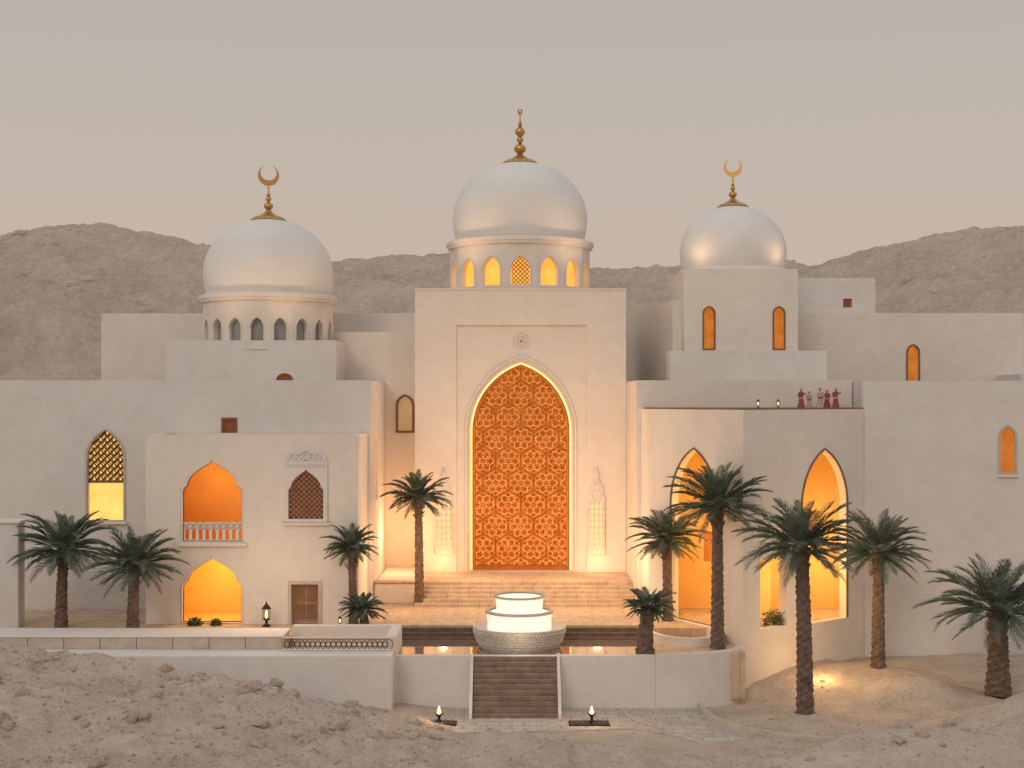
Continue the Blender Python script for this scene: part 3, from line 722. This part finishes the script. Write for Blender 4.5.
def figurine(x, y, z, h, robe, facing, arm, seed):
    e = empty('rooftop_figurine'); s = h
    cf, sf = math.cos(facing), math.sin(facing)
    def T(a, b2, c): return (x + (a*cf - b2*sf)*s, y + (a*sf + b2*cf)*s, z + c*s)
    prof = [(0.20, 0.0), (0.19, 0.06), (0.15, 0.25), (0.12, 0.45), (0.105, 0.55), (0.13, 0.68), (0.145, 0.76), (0.11, 0.81), (0.045, 0.83), (0.04, 0.87)]
    V = []; F = []; n = 20
    for j, (r, zz) in enumerate(prof):
        for i in range(n):
            a = 2*math.pi*i/n; fold = 1 + (0.08*math.cos(a*6 + seed) if j < 4 else 0)
            V.append(T(r*fold*math.cos(a), r*0.7*fold*math.sin(a), zz))
    for j in range(len(prof)-1):
        for i in range(n): F.append((j*n+i, j*n+(i+1) % n, (j+1)*n+(i+1) % n, (j+1)*n+i))
    mesh('robe', V, F, robe, e, True)
    hp = [(0.045*0.5, 0.86), (0.05, 0.88), (0.062, 0.92), (0.064, 0.95), (0.05, 0.99), (0.02, 1.01), (0.001, 1.012)]
    V = []; F = []; n = 14
    for r, zz in hp:
        for i in range(n):
            a = 2*math.pi*i/n; nose = 1 + (0.18 if (i == 10 or i == 11) and abs(zz-0.92) < .01 else 0); V.append(T(r*nose*math.cos(a), r*nose*1.1*math.sin(a), zz))
    for j in range(len(hp)-1):
        for i in range(n): F.append((j*n+i, j*n+(i+1) % n, (j+1)*n+(i+1) % n, (j+1)*n+i))
    mesh('head', V, F, SKIN, e, True)
    V = []; F = []
    for r, zz in ((0.072, 0.90), (0.075, 0.96), (0.055, 1.005), (0.001, 1.025)):
        for i in range(n):
            a = math.pi*2*i/n; back = 1 if math.sin(a) > -0.5 or zz > 0.95 else 0.7
            V.append(T(r*back*math.cos(a), r*back*math.sin(a) + 0.012, zz))
    for j in range(3):
        for i in range(n): F.append((j*n+i, j*n+(i+1) % n, (j+1)*n+(i+1) % n, (j+1)*n+i))
    mesh('headscarf', V, F, BEIGE if robe is RED else RED, e, True)
    V = []; F = []; n = 20
    for r, zz in ((0.125, 0.46), (0.118, 0.54)):
        for i in range(n):
            a = 2*math.pi*i/n; V.append(T(r*math.cos(a), r*0.74*math.sin(a), zz))
    for i in range(n): F.append((i, (i+1) % n, n+(i+1) % n, n+i))
    mesh('sash', V, F, BEIGE if robe is RED else RED, e, True)
    for sg in (-1, 1):
        up = arm if sg > 0 else 0.0
        sh_ = T(sg*0.13, 0, 0.77); el = T(sg*(0.20), -0.03, 0.60 + 0.12*up); ha = T(sg*(0.15+0.10*up), -0.12, 0.50 + 0.36*up)
        cu = bpy.data.curves.new('c', 'CURVE'); cu.dimensions = '3D'; cu.bevel_depth = 0.036*s; cu.bevel_resolution = 3; cu.use_fill_caps = True
        sp_ = cu.splines.new('POLY'); sp_.points.add(2)
        for q, (pt, rad) in enumerate(((sh_, 1.1), (el, 0.85), (ha, 0.6))): sp_.points[q].co = (*pt, 1); sp_.points[q].radius = rad
        curve_to_mesh(cu, Matrix.Identity(4), 'arm', robe, e, True)
        tube3('hand', [[ha, (ha[0], ha[1]-0.02*s, ha[2]+0.05*s*(1 if up else -1))]], 0.02*s, SKIN, e)
figurine(12.95, 62.7, 11.66, 0.86, RED, 0.3, 0.6, 1); figurine(13.35, 62.9, 11.66, 0.72, BEIGE, -0.4, 0.0, 2)
figurine(13.78, 62.6, 11.66, 0.88, BEIGE, 0.1, 0.0, 3); figurine(14.15, 62.9, 11.66, 0.80, RED, -0.5, 0.0, 4); figurine(14.5, 62.7, 11.66, 0.88, RED, 0.2, 0.8, 5)

def uplight(x, y, z, w, col=(1, 0.60, 0.28), r=0.25, dz=0.3, nm='ground_uplight'):
    e = empty(nm)
    lathe('housing', [(0.02, z), (0.06, z), (0.08, z+0.06), (0.07, z+0.07), (0.01, z+0.05)], (x, y), 16, STONE, e)
    light('lamp', x, y, z + dz, w, col, r, e)
for x in (-3.4, 4.22):
    uplight(x, 69.2, 3.43, 24, dz=0.6)
CL = empty('courtyard_fill')
def soft_fill(x, y, z, w, col=(1, 0.60, 0.29), r=0.9): light('lamp', x, y, z, w, col, r, CL)  # added fill light without a fixture, warms facades, walls and steps
soft_fill(-1.8, 66.5, 5.2, 175); soft_fill(2.8, 66.5, 5.2, 175); soft_fill(0.5, 63.0, 10.0, 380, (1, .66, .38), 1.5)
soft_fill(0.5, 62.5, 4.6, 120, (1, .58, .25), 0.8)
soft_fill(-5.7, 69.3, 5.5, 210, (1, 0.50, 0.20), 0.5)
soft_fill(-5.0, 63.0, 4.8, 130); soft_fill(4.9, 63.0, 4.8, 120)
soft_fill(4.4, 57.0, 5.5, 200, (1, .66, .36), 1.0)
soft_fill(-10.0, 56.6, 5.0, 150, (1, .66, .38), 1.0)
soft_fill(13.8, 55.6, 4.0, 180, (1, .64, .32), 0.8)
uplight(12.6, 56.8, 0.75, 60, (1, 0.55, 0.16), 0.1, 0.35)
def flood(x, y, z, tx, ty, tz, w, ang=46):
    e = empty('roof_floodlight')
    lathe('housing', [(0.02, z), (0.08, z), (0.10, z+0.10), (0.08, z+0.12), (0.01, z+0.10)], (x, y), 16, STONE, e)
    l = bpy.data.lights.new('lamp', 'SPOT'); l.energy = w; l.color = (1, 0.62, 0.34); l.shadow_soft_size = 0.5; l.spot_size = math.radians(ang); l.spot_blend = 1.0
    o = bpy.data.objects.new('lamp', l); o.location = (x, y, z+0.35); COL.objects.link(o); o.parent = e
    dd = Vector((x, y, z+0.35)) - Vector((tx, ty, tz)); o.rotation_euler = dd.to_track_quat('Z', 'Y').to_euler()
# dome floodlights stand on the roofs in front of each dome
flood(-14.6, 64.7, 12.4, -13.4, 69.4, 19.9, 560, 42); flood(-10.2, 64.7, 12.4, -11.4, 69.4, 19.9, 560, 42)
flood(-3.9, 70.6, 17.4, -1.2, 73.2, 22.6, 300, 70); flood(4.8, 70.6, 17.4, 2.1, 73.2, 22.6, 300, 70)
flood(8.8, 70.25, 18.4, 10.4, 71.6, 21.0, 70, 110); flood(14.1, 70.25, 18.4, 12.6, 71.6, 21.0, 70, 110)

# ------------------------------------------------------------------ ground
dune = [(-90, 6), (-40, 5), (-24, 3.95), (-18.3, 3.1), (-14.7, 2.5), (-11.1, 1.9), (-7.6, 1.2), (-4.4, 0.55), (-2.9, 0.12), (-2, 0)]
def g2(x, y, cx, cy, sx, sy): return math.exp(-((x-cx)/sx)**2 - ((y-cy)/sy)**2)
lr = random.Random(21)
lumps = [(lr.uniform(-24, -3), lr.uniform(40, 51.0), lr.uniform(.6, 1.7), lr.uniform(.12, .36)) for _ in range(60)]
def gh(x, y):
    wy = 0.30 + 0.70*sm(38, 50.3, y)
    h = interp(dune, x) * wy * (1 - 0.6*sm(51, 53.5, y))
    h += 0.95 * g2(x, y, 0.2, 45.6, 4.2, 1.5)
    h += 1.0 * g2(x, y, 12.5, 46.0, 4.0, 1.8) + 1.9 * g2(x, y, 20.5, 49, 4.5, 3.2)
    h += 0.85 * sm(53, 60, y) * sm(7.5, 10, x)
    h += 0.75 * g2(x, y, 15.6, 55.0, 2.2, 1.3)
    mask = 1 - (sm(-5.5, -4.2, x) * (1 - sm(7.6, 9.2, x)) * sm(46.8, 48.6, y))
    if y > 30 and y < 64:
        n = noise.fractal(Vector((x*0.22, y*0.3, 1.7)), 1.0, 2.1, 4) * 0.42
        n += (noise.fractal(Vector((x*1.5, y*1.5, 5.1)), 0.7, 2.1, 5)) * (0.09 if x < 7 else 0.05)
        rg = 1 - abs(noise.noise(Vector((x*0.7, y*1.0, 9.0))))
        n += (rg**4) * 0.16 * (1 if x < 2 else 0.3)
        if x < -2:
            for cx, cy, s, a in lumps:
                d2 = ((x-cx)/s)**2 + ((y-cy)/s)**2
                if d2 < 4: n += a*0.62*math.exp(-d2*1.5)*sm(51.5, 50, y)
        h += n * mask * (1.0 if x < 7 else 0.6)
    else:
        h += noise.noise(Vector((x*0.05, y*0.05, 2))) * 0.5 * mask
    if y > 60: h *= 1 - sm(60, 66, y)*1.0; 
    if y > 66: h -= 0.5
    return h
xs = [-3000, -1200, -500, -250, -140, -90, -60, -45, -36, -30, -26] + [-24 + 0.13*i for i in range(371)] + [26, 30, 38, 50, 70, 100, 160, 300, 700, 1500, 3000]
ys = [-300, -80, -20, 0, 12, 22, 28, 32, 35, 37] + [38 + 0.11*i for i in range(165)] + [56.3 + 0.35*i for i in range(20)] + [64, 66, 70, 80, 95, 130, 200, 400, 900, 2000, 4000]
vs = [(x, y, gh(x, y)) for y in ys for x in xs]
nx = len(xs)
fs = [(j*nx+i, j*nx+i+1, (j+1)*nx+i+1, (j+1)*nx+i) for j in range(len(ys)-1) for i in range(nx-1)]
mesh('ground', vs, fs, SAND, None, True)
pl = [(-4.5, 50.2), (-4.5, 54.48), (7.2, 54.48), (7.3, 53.2), (7.5, 51.8), (8.1, 50.4), (9.4, 49.0), (9.0, 48.0), (6.8, 48.6), (5.6, 50.2), (4.4, 51.0)]
me = bpy.data.meshes.new('paved_path'); bm = bmesh.new()
bm.faces.new([bm.verts.new((x, y, 0.012)) for x, y in pl]); bmesh.ops.triangulate(bm, faces=bm.faces); bm.to_mesh(me)
obj('paved_path', me, PAVE)
sweep('stone_kerb', bez([(7.25, 54.3), (7.35, 53.0), (7.6, 51.7), (8.3, 50.5), (9.6, 49.3), (11.2, 48.7)], 8), 0.16, -0.2, 0.26, STONE)
sweep('stone_kerb', bez([(4.3, 53.6), (4.6, 52.2), (5.5, 50.9)], 6), 0.14, -0.2, 0.12, STONE)
def pebble_mass(name, n, region, smin, smax, mat, sub=1, sq=0.65, pw=3):
    tmpl = bmesh.new(); bmesh.ops.create_icosphere(tmpl, subdivisions=sub, radius=1)
    tv = [v.co.copy() for v in tmpl.verts]; tf = [[v.index for v in f.verts] for f in tmpl.faces]; tmpl.free()
    V = []; F = []
    for k in range(n):
        x, y = region()
        s = smin + (smax - smin) * random.random()**pw
        z = gh(x, y); sd = random.random()*100
        rz = random.random()*6.28; c_, s_ = math.cos(rz), math.sin(rz)
        ax, ay, az = random.uniform(.8, 1.3), random.uniform(.7, 1.1), random.uniform(.5, .9)*sq/0.65
        b0 = len(V)
        for v in tv:
            q = noise.noise(v*1.3 + Vector((sd, sd, 0)))
            d = 1 + 0.42*q + 0.16*noise.noise(v*3 + Vector((sd, 0, sd)))
            px, py, pz = v.x*ax*d*s, v.y*ay*d*s, v.z*az*d*s
            V.append((x + px*c_ - py*s_, y + px*s_ + py*c_, z + pz + s*0.1))
        F += [tuple(b0 + i for i in f) for f in tf]
    return mesh(name, V, F, mat, None, False)
def reg_left(): 
    while True:
        x = random.uniform(-23, -2.5); y = random.uniform(39, 52.6)
        if noise.noise(Vector((x*0.5, y*0.5, 3))) > random.uniform(-0.6, 0.3): return x, y
def reg_right():
    while True:
        x = random.uniform(7.5, 24); y = random.uniform(43, 61)
        if y < 52 or (x > 9.8 and y < 56.5) or (x > 12 and y < 60): return x, y
def reg_mid(): return random.uniform(-5, 9), random.uniform(43, 47)
pebble_mass('gravel', 6000, reg_left, 0.015, 0.07, ROCK)
pebble_mass('gravel', 4500, reg_right, 0.012, 0.05, ROCK)
pebble_mass('gravel', 1200, reg_mid, 0.015, 0.05, ROCK)
pebble_mass('rocks', 210, reg_left, 0.06, 0.34, ROCK, 2, pw=2.6)
pebble_mass('rocks', 45, lambda: (random.uniform(8, 22), random.uniform(43, 49)), 0.06, 0.24, ROCK, 2)
it = iter([(-9.2, 48.8), (-8.3, 46.2), (-17.2, 46), (15.4, 49.3), (13.8, 49.0), (-6.0, 47.6), (-13.0, 47.2), (-15.6, 49.2)])
pebble_mass('boulders', 8, lambda: next(it), 0.30, 0.50, ROCK, 3)

# ------------------------------------------------------------------ hills
ridge = [(-140, 29), (-90, 31), (-65.8, 31.6), (-57, 33.6), (-51.7, 33.8), (-45, 32.8), (-38.8, 31.6), (-30, 29.7), (-22.8, 29.0), (-15, 30.0), (-8, 29.8), (0, 28.6), (10, 28.0), (20, 28.2), (30, 29.0), (37, 28.4), (43.4, 30.0), (50, 31.6), (56, 33.0), (61.4, 33.6), (75, 33), (95, 31), (150, 29)]
def hh_(x, y):
    r = interp(ridge, x)
    f = sm(92, 178, y)**0.85
    back = 1 - 0.6*sm(184, 290, y)
    h = -1 + (r + 1.0) * f * back
    h += 8.5 * math.exp(-((x + 54)/22)**2 - ((y - 126 - (x+50)*0.30)/11)**2)
    h += 6.0 * math.exp(-((x - 58)/20)**2 - ((y - 133)/12)**2)
    h -= 3.0 * math.exp(-((x + 40)/30)**2 - ((y - 150)/9)**2)
    amp = sm(90, 120, y)
    w_ = 4.0*noise.noise(Vector((x*0.05, y*0.05, 7)))
    sp_ = 1 - abs(math.sin((x*0.11 + y*0.04 + w_)))
    h += 1.5 * sp_**1.2 * amp * (1 - 0.8*g2(0, y, 0, 178, 1, 20))
    p = Vector((x*0.05, y*0.055, 3.3))
    n = noise.ridged_multi_fractal(p, 1.1, 2.15, 5, 1.0, 2.0) - 1.1
    h += n * 1.15 * amp * (1 - 0.5*g2(0, y, 0, 178, 1, 14))
    h += noise.fractal(Vector((x*0.30, y*0.30, 1.0)), 0.6, 2.2, 5) * 0.6 * amp
    return h
hx = [-230, -190, -160] + [-110 + 0.42*i for i in range(524)] + [160, 200, 240]
hy = [90 + 0.55*i for i in range(182)] + [193, 197, 203, 215, 235, 260, 300]
vs = [(x, y, hh_(x, y)) for y in hy for x in hx]; nx = len(hx)
fs = [(j*nx+i, j*nx+i+1, (j+1)*nx+i+1, (j+1)*nx+i) for j in range(len(hy)-1) for i in range(nx-1)]
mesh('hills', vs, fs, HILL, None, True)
rh = random.Random(77)
tmpl = bmesh.new(); bmesh.ops.create_icosphere(tmpl, subdivisions=1, radius=1)
tv = [v.co.copy() for v in tmpl.verts]; tf = [[v.index for v in f.verts] for f in tmpl.faces]; tmpl.free()
V = []; F = []
cnt = 0
while cnt < 1500:
    x = rh.uniform(-95, 100); y = rh.uniform(105, 182)
    if noise.noise(Vector((x*0.07, y*0.07, 11))) < rh.uniform(-0.2, 0.45): continue
    s = 0.16 + 0.6*rh.random()**4; z = hh_(x, y); b0 = len(V); sd = rh.random()*50; cnt += 1
    for v in tv:
        d = s*(1 + 0.45*noise.noise(v*1.4 + Vector((sd, 0, sd)))); V.append((x + v.x*d*1.2, y + v.y*d, z + v.z*d*0.6))
    F += [tuple(b0 + i for i in f) for f in tf]
mesh('hill_boulders', V, F, HILL, None, False)

# ------------------------------------------------------------------ palms
def palm(x, y, z0, zc, cr, tr, seed, nf=52, lean=0.0):
    rnd = random.Random(seed); e = empty('palm_tree')
    H = zc - z0; seg = 16; rows = max(8, int(H / 0.085)); V = []; F = []
    for j in range(rows + 1):
        t = j / rows; cx = x + lean * t * t; 
        base = tr * (1.18 - 0.30*t + 0.25*math.exp(-t*H/0.35) + 0.28*sm(0.86, 1.0, t))
        for i in range(seg):
            k = ((i + (j//2)*2) % 4)
            d = 1 + (0.16 if k in (0, 1) else -0.04) * (1.0 if j % 2 else 0.45) + rnd.uniform(-.03, .03)
            a = 2*math.pi*(i + 0.25*j)/seg
            V.append((cx + base*d*math.cos(a), y + base*d*math.sin(a), z0 - 0.15 + (H+0.15)*t))
    for j in range(rows):
        for i in range(seg):
            k = (i+1) % seg; F.append((j*seg+i, j*seg+k, (j+1)*seg+k, (j+1)*seg+i))
    mesh('trunk', V, F, BARK, e)
    top = Vector((x + lean, y, zc))
    SV = []; SF = []
    for k in range(int(34)):
        a = rnd.uniform(0, 6.28); zz = zc - rnd.uniform(0.02, min(0.9, H*0.3)); r0 = tr*0.95
        d = Vector((math.cos(a), math.sin(a), rnd.uniform(.7, 1.4))).normalized(); s = Vector((-math.sin(a), math.cos(a), 0))
        p = Vector((x + lean*0.9 + r0*math.cos(a), y + r0*math.sin(a), zz)); L = rnd.uniform(.12, .26)
        b0 = len(SV)
        for q in (p - s*0.06, p + s*0.06, p + d*L + s*0.025, p + d*L - s*0.025): SV.append(tuple(q))
        nrm = Vector((math.cos(a), math.sin(a), 0))*0.03
        for q in (p - s*0.06 - nrm, p + s*0.06 - nrm, p + d*L + s*0.025 - nrm, p + d*L - s*0.025 - nrm): SV.append(tuple(q))
        SF += [(b0, b0+1, b0+2, b0+3), (b0, b0+4, b0+5, b0+1), (b0+1, b0+5, b0+6, b0+2), (b0+3, b0+2, b0+6, b0+7), (b0+4, b0, b0+3, b0+7)]
    mesh('leaf_bases', SV, SF, BARK, e)
    V = []; F = []; DV = []; DF = []
    for f in range(nf):
        t = (f + 0.5) / nf
        el = math.radians(84 - 118 * t**0.95 + rnd.uniform(-8, 8)); az = f * 2.39996 + rnd.uniform(-.25, .25)
        L = cr * rnd.uniform(0.92, 1.22) * (0.84 + 0.28*math.sin(math.pi*min(1, t*1.1)))
        droop = rnd.uniform(0.5, 1.1) * (0.95 if t < .75 else 0.6)
        dry = t > 0.95
        VV, FF = (DV, DF) if dry else (V, F)
        n = 22; p = top + Vector((math.cos(az)*tr*0.5, math.sin(az)*tr*0.5, rnd.uniform(-.1, .12))); pts = []; ang = el
        for i in range(n + 1):
            pts.append(p.copy()); s = i / n
            ang = el - droop * (s**1.6) * (1.15 if el > 0 else 0.8)
            d = Vector((math.cos(az)*math.cos(ang), math.sin(az)*math.cos(ang), math.sin(ang)))
            p = p + d * (L / n)
        side0 = Vector((-math.sin(az), math.cos(az), 0)); tw = rnd.uniform(-.35, .35)
        for i in range(n):
            a, b2 = pts[i], pts[i+1]; d = (b2 - a).normalized(); up = side0.cross(d).normalized()
            if up.z < 0: up = -up
            side = (side0*math.cos(tw) + up*math.sin(tw))
            w = 0.028 * (1 - i/n*0.75); b0 = len(VV)
            VV += [tuple(a - side*w), tuple(a + side*w), tuple(b2 + side*w*.9), tuple(b2 - side*w*.9), tuple(a - up*w), tuple(b2 - up*w)]
            FF += [(b0, b0+1, b0+2, b0+3), (b0+1, b0+4, b0+5, b0+2), (b0, b0+3, b0+5, b0+4)]
            s = i / n
            if s < 0.12: continue
            ll = L * 0.27 * (math.sin(math.pi * min(1, (s - 0.05)*0.93 + 0.14))**0.6 + 0.05)
            for sg in (1, -1):
                for q in (0.0, 0.5):
                    o = a.lerp(b2, q); sp = 0.85 - 0.5*s
                    dd = (side*sg*sp + d*(0.65 + 0.55*s) + up*rnd.uniform(0.08, 0.42)).normalized()
                    l2 = ll*rnd.uniform(.8, 1.12); wv = d * 0.019
                    mid = o + dd*l2*0.5; tip = o + dd*l2 + Vector((0, 0, -0.10*l2 - rnd.random()*0.10*l2))
                    b0 = len(VV)
                    VV += [tuple(o - wv*.6), tuple(o + wv*.6), tuple(mid + wv), tuple(tip), tuple(mid - wv)]
                    FF += [(b0, b0+1, b0+2, b0+3, b0+4)]
    mesh('crown', V, F, LEAF, e)
    if DV: mesh('dry_fronds', DV, DF, DRY, e)
P = [(-19.0, 59.0, 2.40, 5.65, 1.9, .21), (-15.65, 57.8, 2.40, 5.15, 1.7, .21), (-4.3, 65.0, 2.46, 7.45, 1.35, .18),
     (-6.72, 59.3, 2.42, 5.75, 1.05, .16), (-6.15, 58.6, 2.4, 3.2, 0.85, .17), (6.75, 60.6, 2.44, 5.95, 1.5, .18),
     (8.25, 56.2, 2.0, 7.75, 1.9, .22), (5.25, 55.35, 2.0, 3.75, 0.95, .27), (11.05, 52.8, 0.1, 6.45, 2.0, .26),
     (15.3, 58.5, 0.8, 5.6, 1.9, .23), (19.1, 55.0, 0.6, 3.75, 2.35, .36)]
for i, q in enumerate(P):
    palm(*q, seed=11+i, nf=46 if q[4] < 1.2 else 56, lean=random.uniform(-.15, .15))

def shrub(x, y, z, r, h, n=420):
    rnd = random.Random(int(x*100)); e = empty('shrub'); V = []; F = []; L = []
    for k in range(14):
        a = rnd.random()*6.28; L.append([(x, y, z), (x + r*.4*math.cos(a), y + r*.4*math.sin(a), z + h*.5), (x + r*.8*math.cos(a), y + r*.6*math.sin(a), z + h*rnd.uniform(.6, .95))])
    tube3('stems', L, 0.012, BARK, e, 1)
    for k in range(n):
        d = Vector((rnd.gauss(0, 1), rnd.gauss(0, 1), abs(rnd.gauss(0, 1)))).normalized()*rnd.uniform(.5, 1)
        c = Vector((x + d.x*r, y + d.y*r*.7, z + d.z*h)); s = rnd.uniform(.03, .07)
        u = Vector((rnd.gauss(0, 1), rnd.gauss(0, 1), rnd.gauss(0, 1))).normalized(); v = u.cross(d).normalized()
        b0 = len(V); V += [tuple(c - u*s), tuple(c + v*s*.5), tuple(c + u*s), tuple(c - v*s*.5)]; F.append((b0, b0+1, b0+2, b0+3))
    mesh('leaves', V, F, SHRUB, e)
shrub(11.0, 58.75, 2.5, 0.65, 0.75, 900); shrub(-13.5, 59.6, 2.42, 0.35, 0.35); shrub(-12.6, 59.6, 2.42, 0.25, 0.3)

# ------------------------------------------------------------------ world, sun, camera
w = bpy.data.worlds.new('World'); scene.world = w; w.use_nodes = True
nt = w.node_tree; bg = nt.nodes['Background']
sky = nt.nodes.new('ShaderNodeTexSky'); sky.sky_type = 'NISHITA'; sky.sun_disc = False
sky.sun_elevation = math.radians(28); sky.sun_rotation = math.radians(202); sky.dust_density = 6; sky.air_density = 1.5
tc = nt.nodes.new('ShaderNodeTexCoord'); sep = nt.nodes.new('ShaderNodeSeparateXYZ'); nt.links.new(tc.outputs['Generated'], sep.inputs[0])
rp = nt.nodes.new('ShaderNodeValToRGB'); nt.links.new(sep.outputs['Z'], rp.inputs['Fac'])
def lin(c): return tuple(((v/255)/12.92 if v/255 < .04045 else ((v/255 + .055)/1.055)**2.4) for v in c)
E = rp.color_ramp.elements
E[0].position = 0.0; E[0].color = (*lin((203, 182, 168)), 1)
E[1].position = 1.0; E[1].color = (*lin((200, 202, 208)), 1)
for pos, c in ((0.10, (201, 183, 170)), (0.18, (196, 183, 172)), (0.28, (188, 181, 173)), (0.5, (192, 188, 186))):
    q = E.new(pos); q.color = (*lin(c), 1)
mu = nt.nodes.new('ShaderNodeMix'); mu.data_type = 'RGBA'; mu.blend_type = 'MIX'; mu.inputs[0].default_value = 0.96
sc = nt.nodes.new('ShaderNodeVectorMath'); sc.operation = 'SCALE'; sc.inputs['Scale'].default_value = 0.08
nt.links.new(sky.outputs['Color'], sc.inputs[0]); nt.links.new(sc.outputs[0], mu.inputs[6]); nt.links.new(rp.outputs['Color'], mu.inputs[7])
nt.links.new(mu.outputs[2], bg.inputs['Color']); bg.inputs['Strength'].default_value = 1.0
sl = bpy.data.lights.new('sun', 'SUN'); sl.energy = 0.5; sl.angle = math.radians(20); sl.color = (1, 0.87, 0.74)
so = bpy.data.objects.new('sun', sl); COL.objects.link(so)
d = Vector((-0.32, -0.78, 0.45)).normalized()
so.rotation_euler = d.to_track_quat('Z', 'Y').to_euler()
cam = bpy.data.cameras.new('camera'); co = bpy.data.objects.new('camera', cam); COL.objects.link(co)
co.location = (0, 0, 12); co.rotation_euler = (math.radians(90), 0, 0)
cam.sensor_width = 36; cam.lens = 1400/1024*36; cam.shift_y = 16/1024; cam.clip_end = 8000
scene.camera = co
scene.view_settings.view_transform = 'Standard'
scene.view_settings.look = 'None'
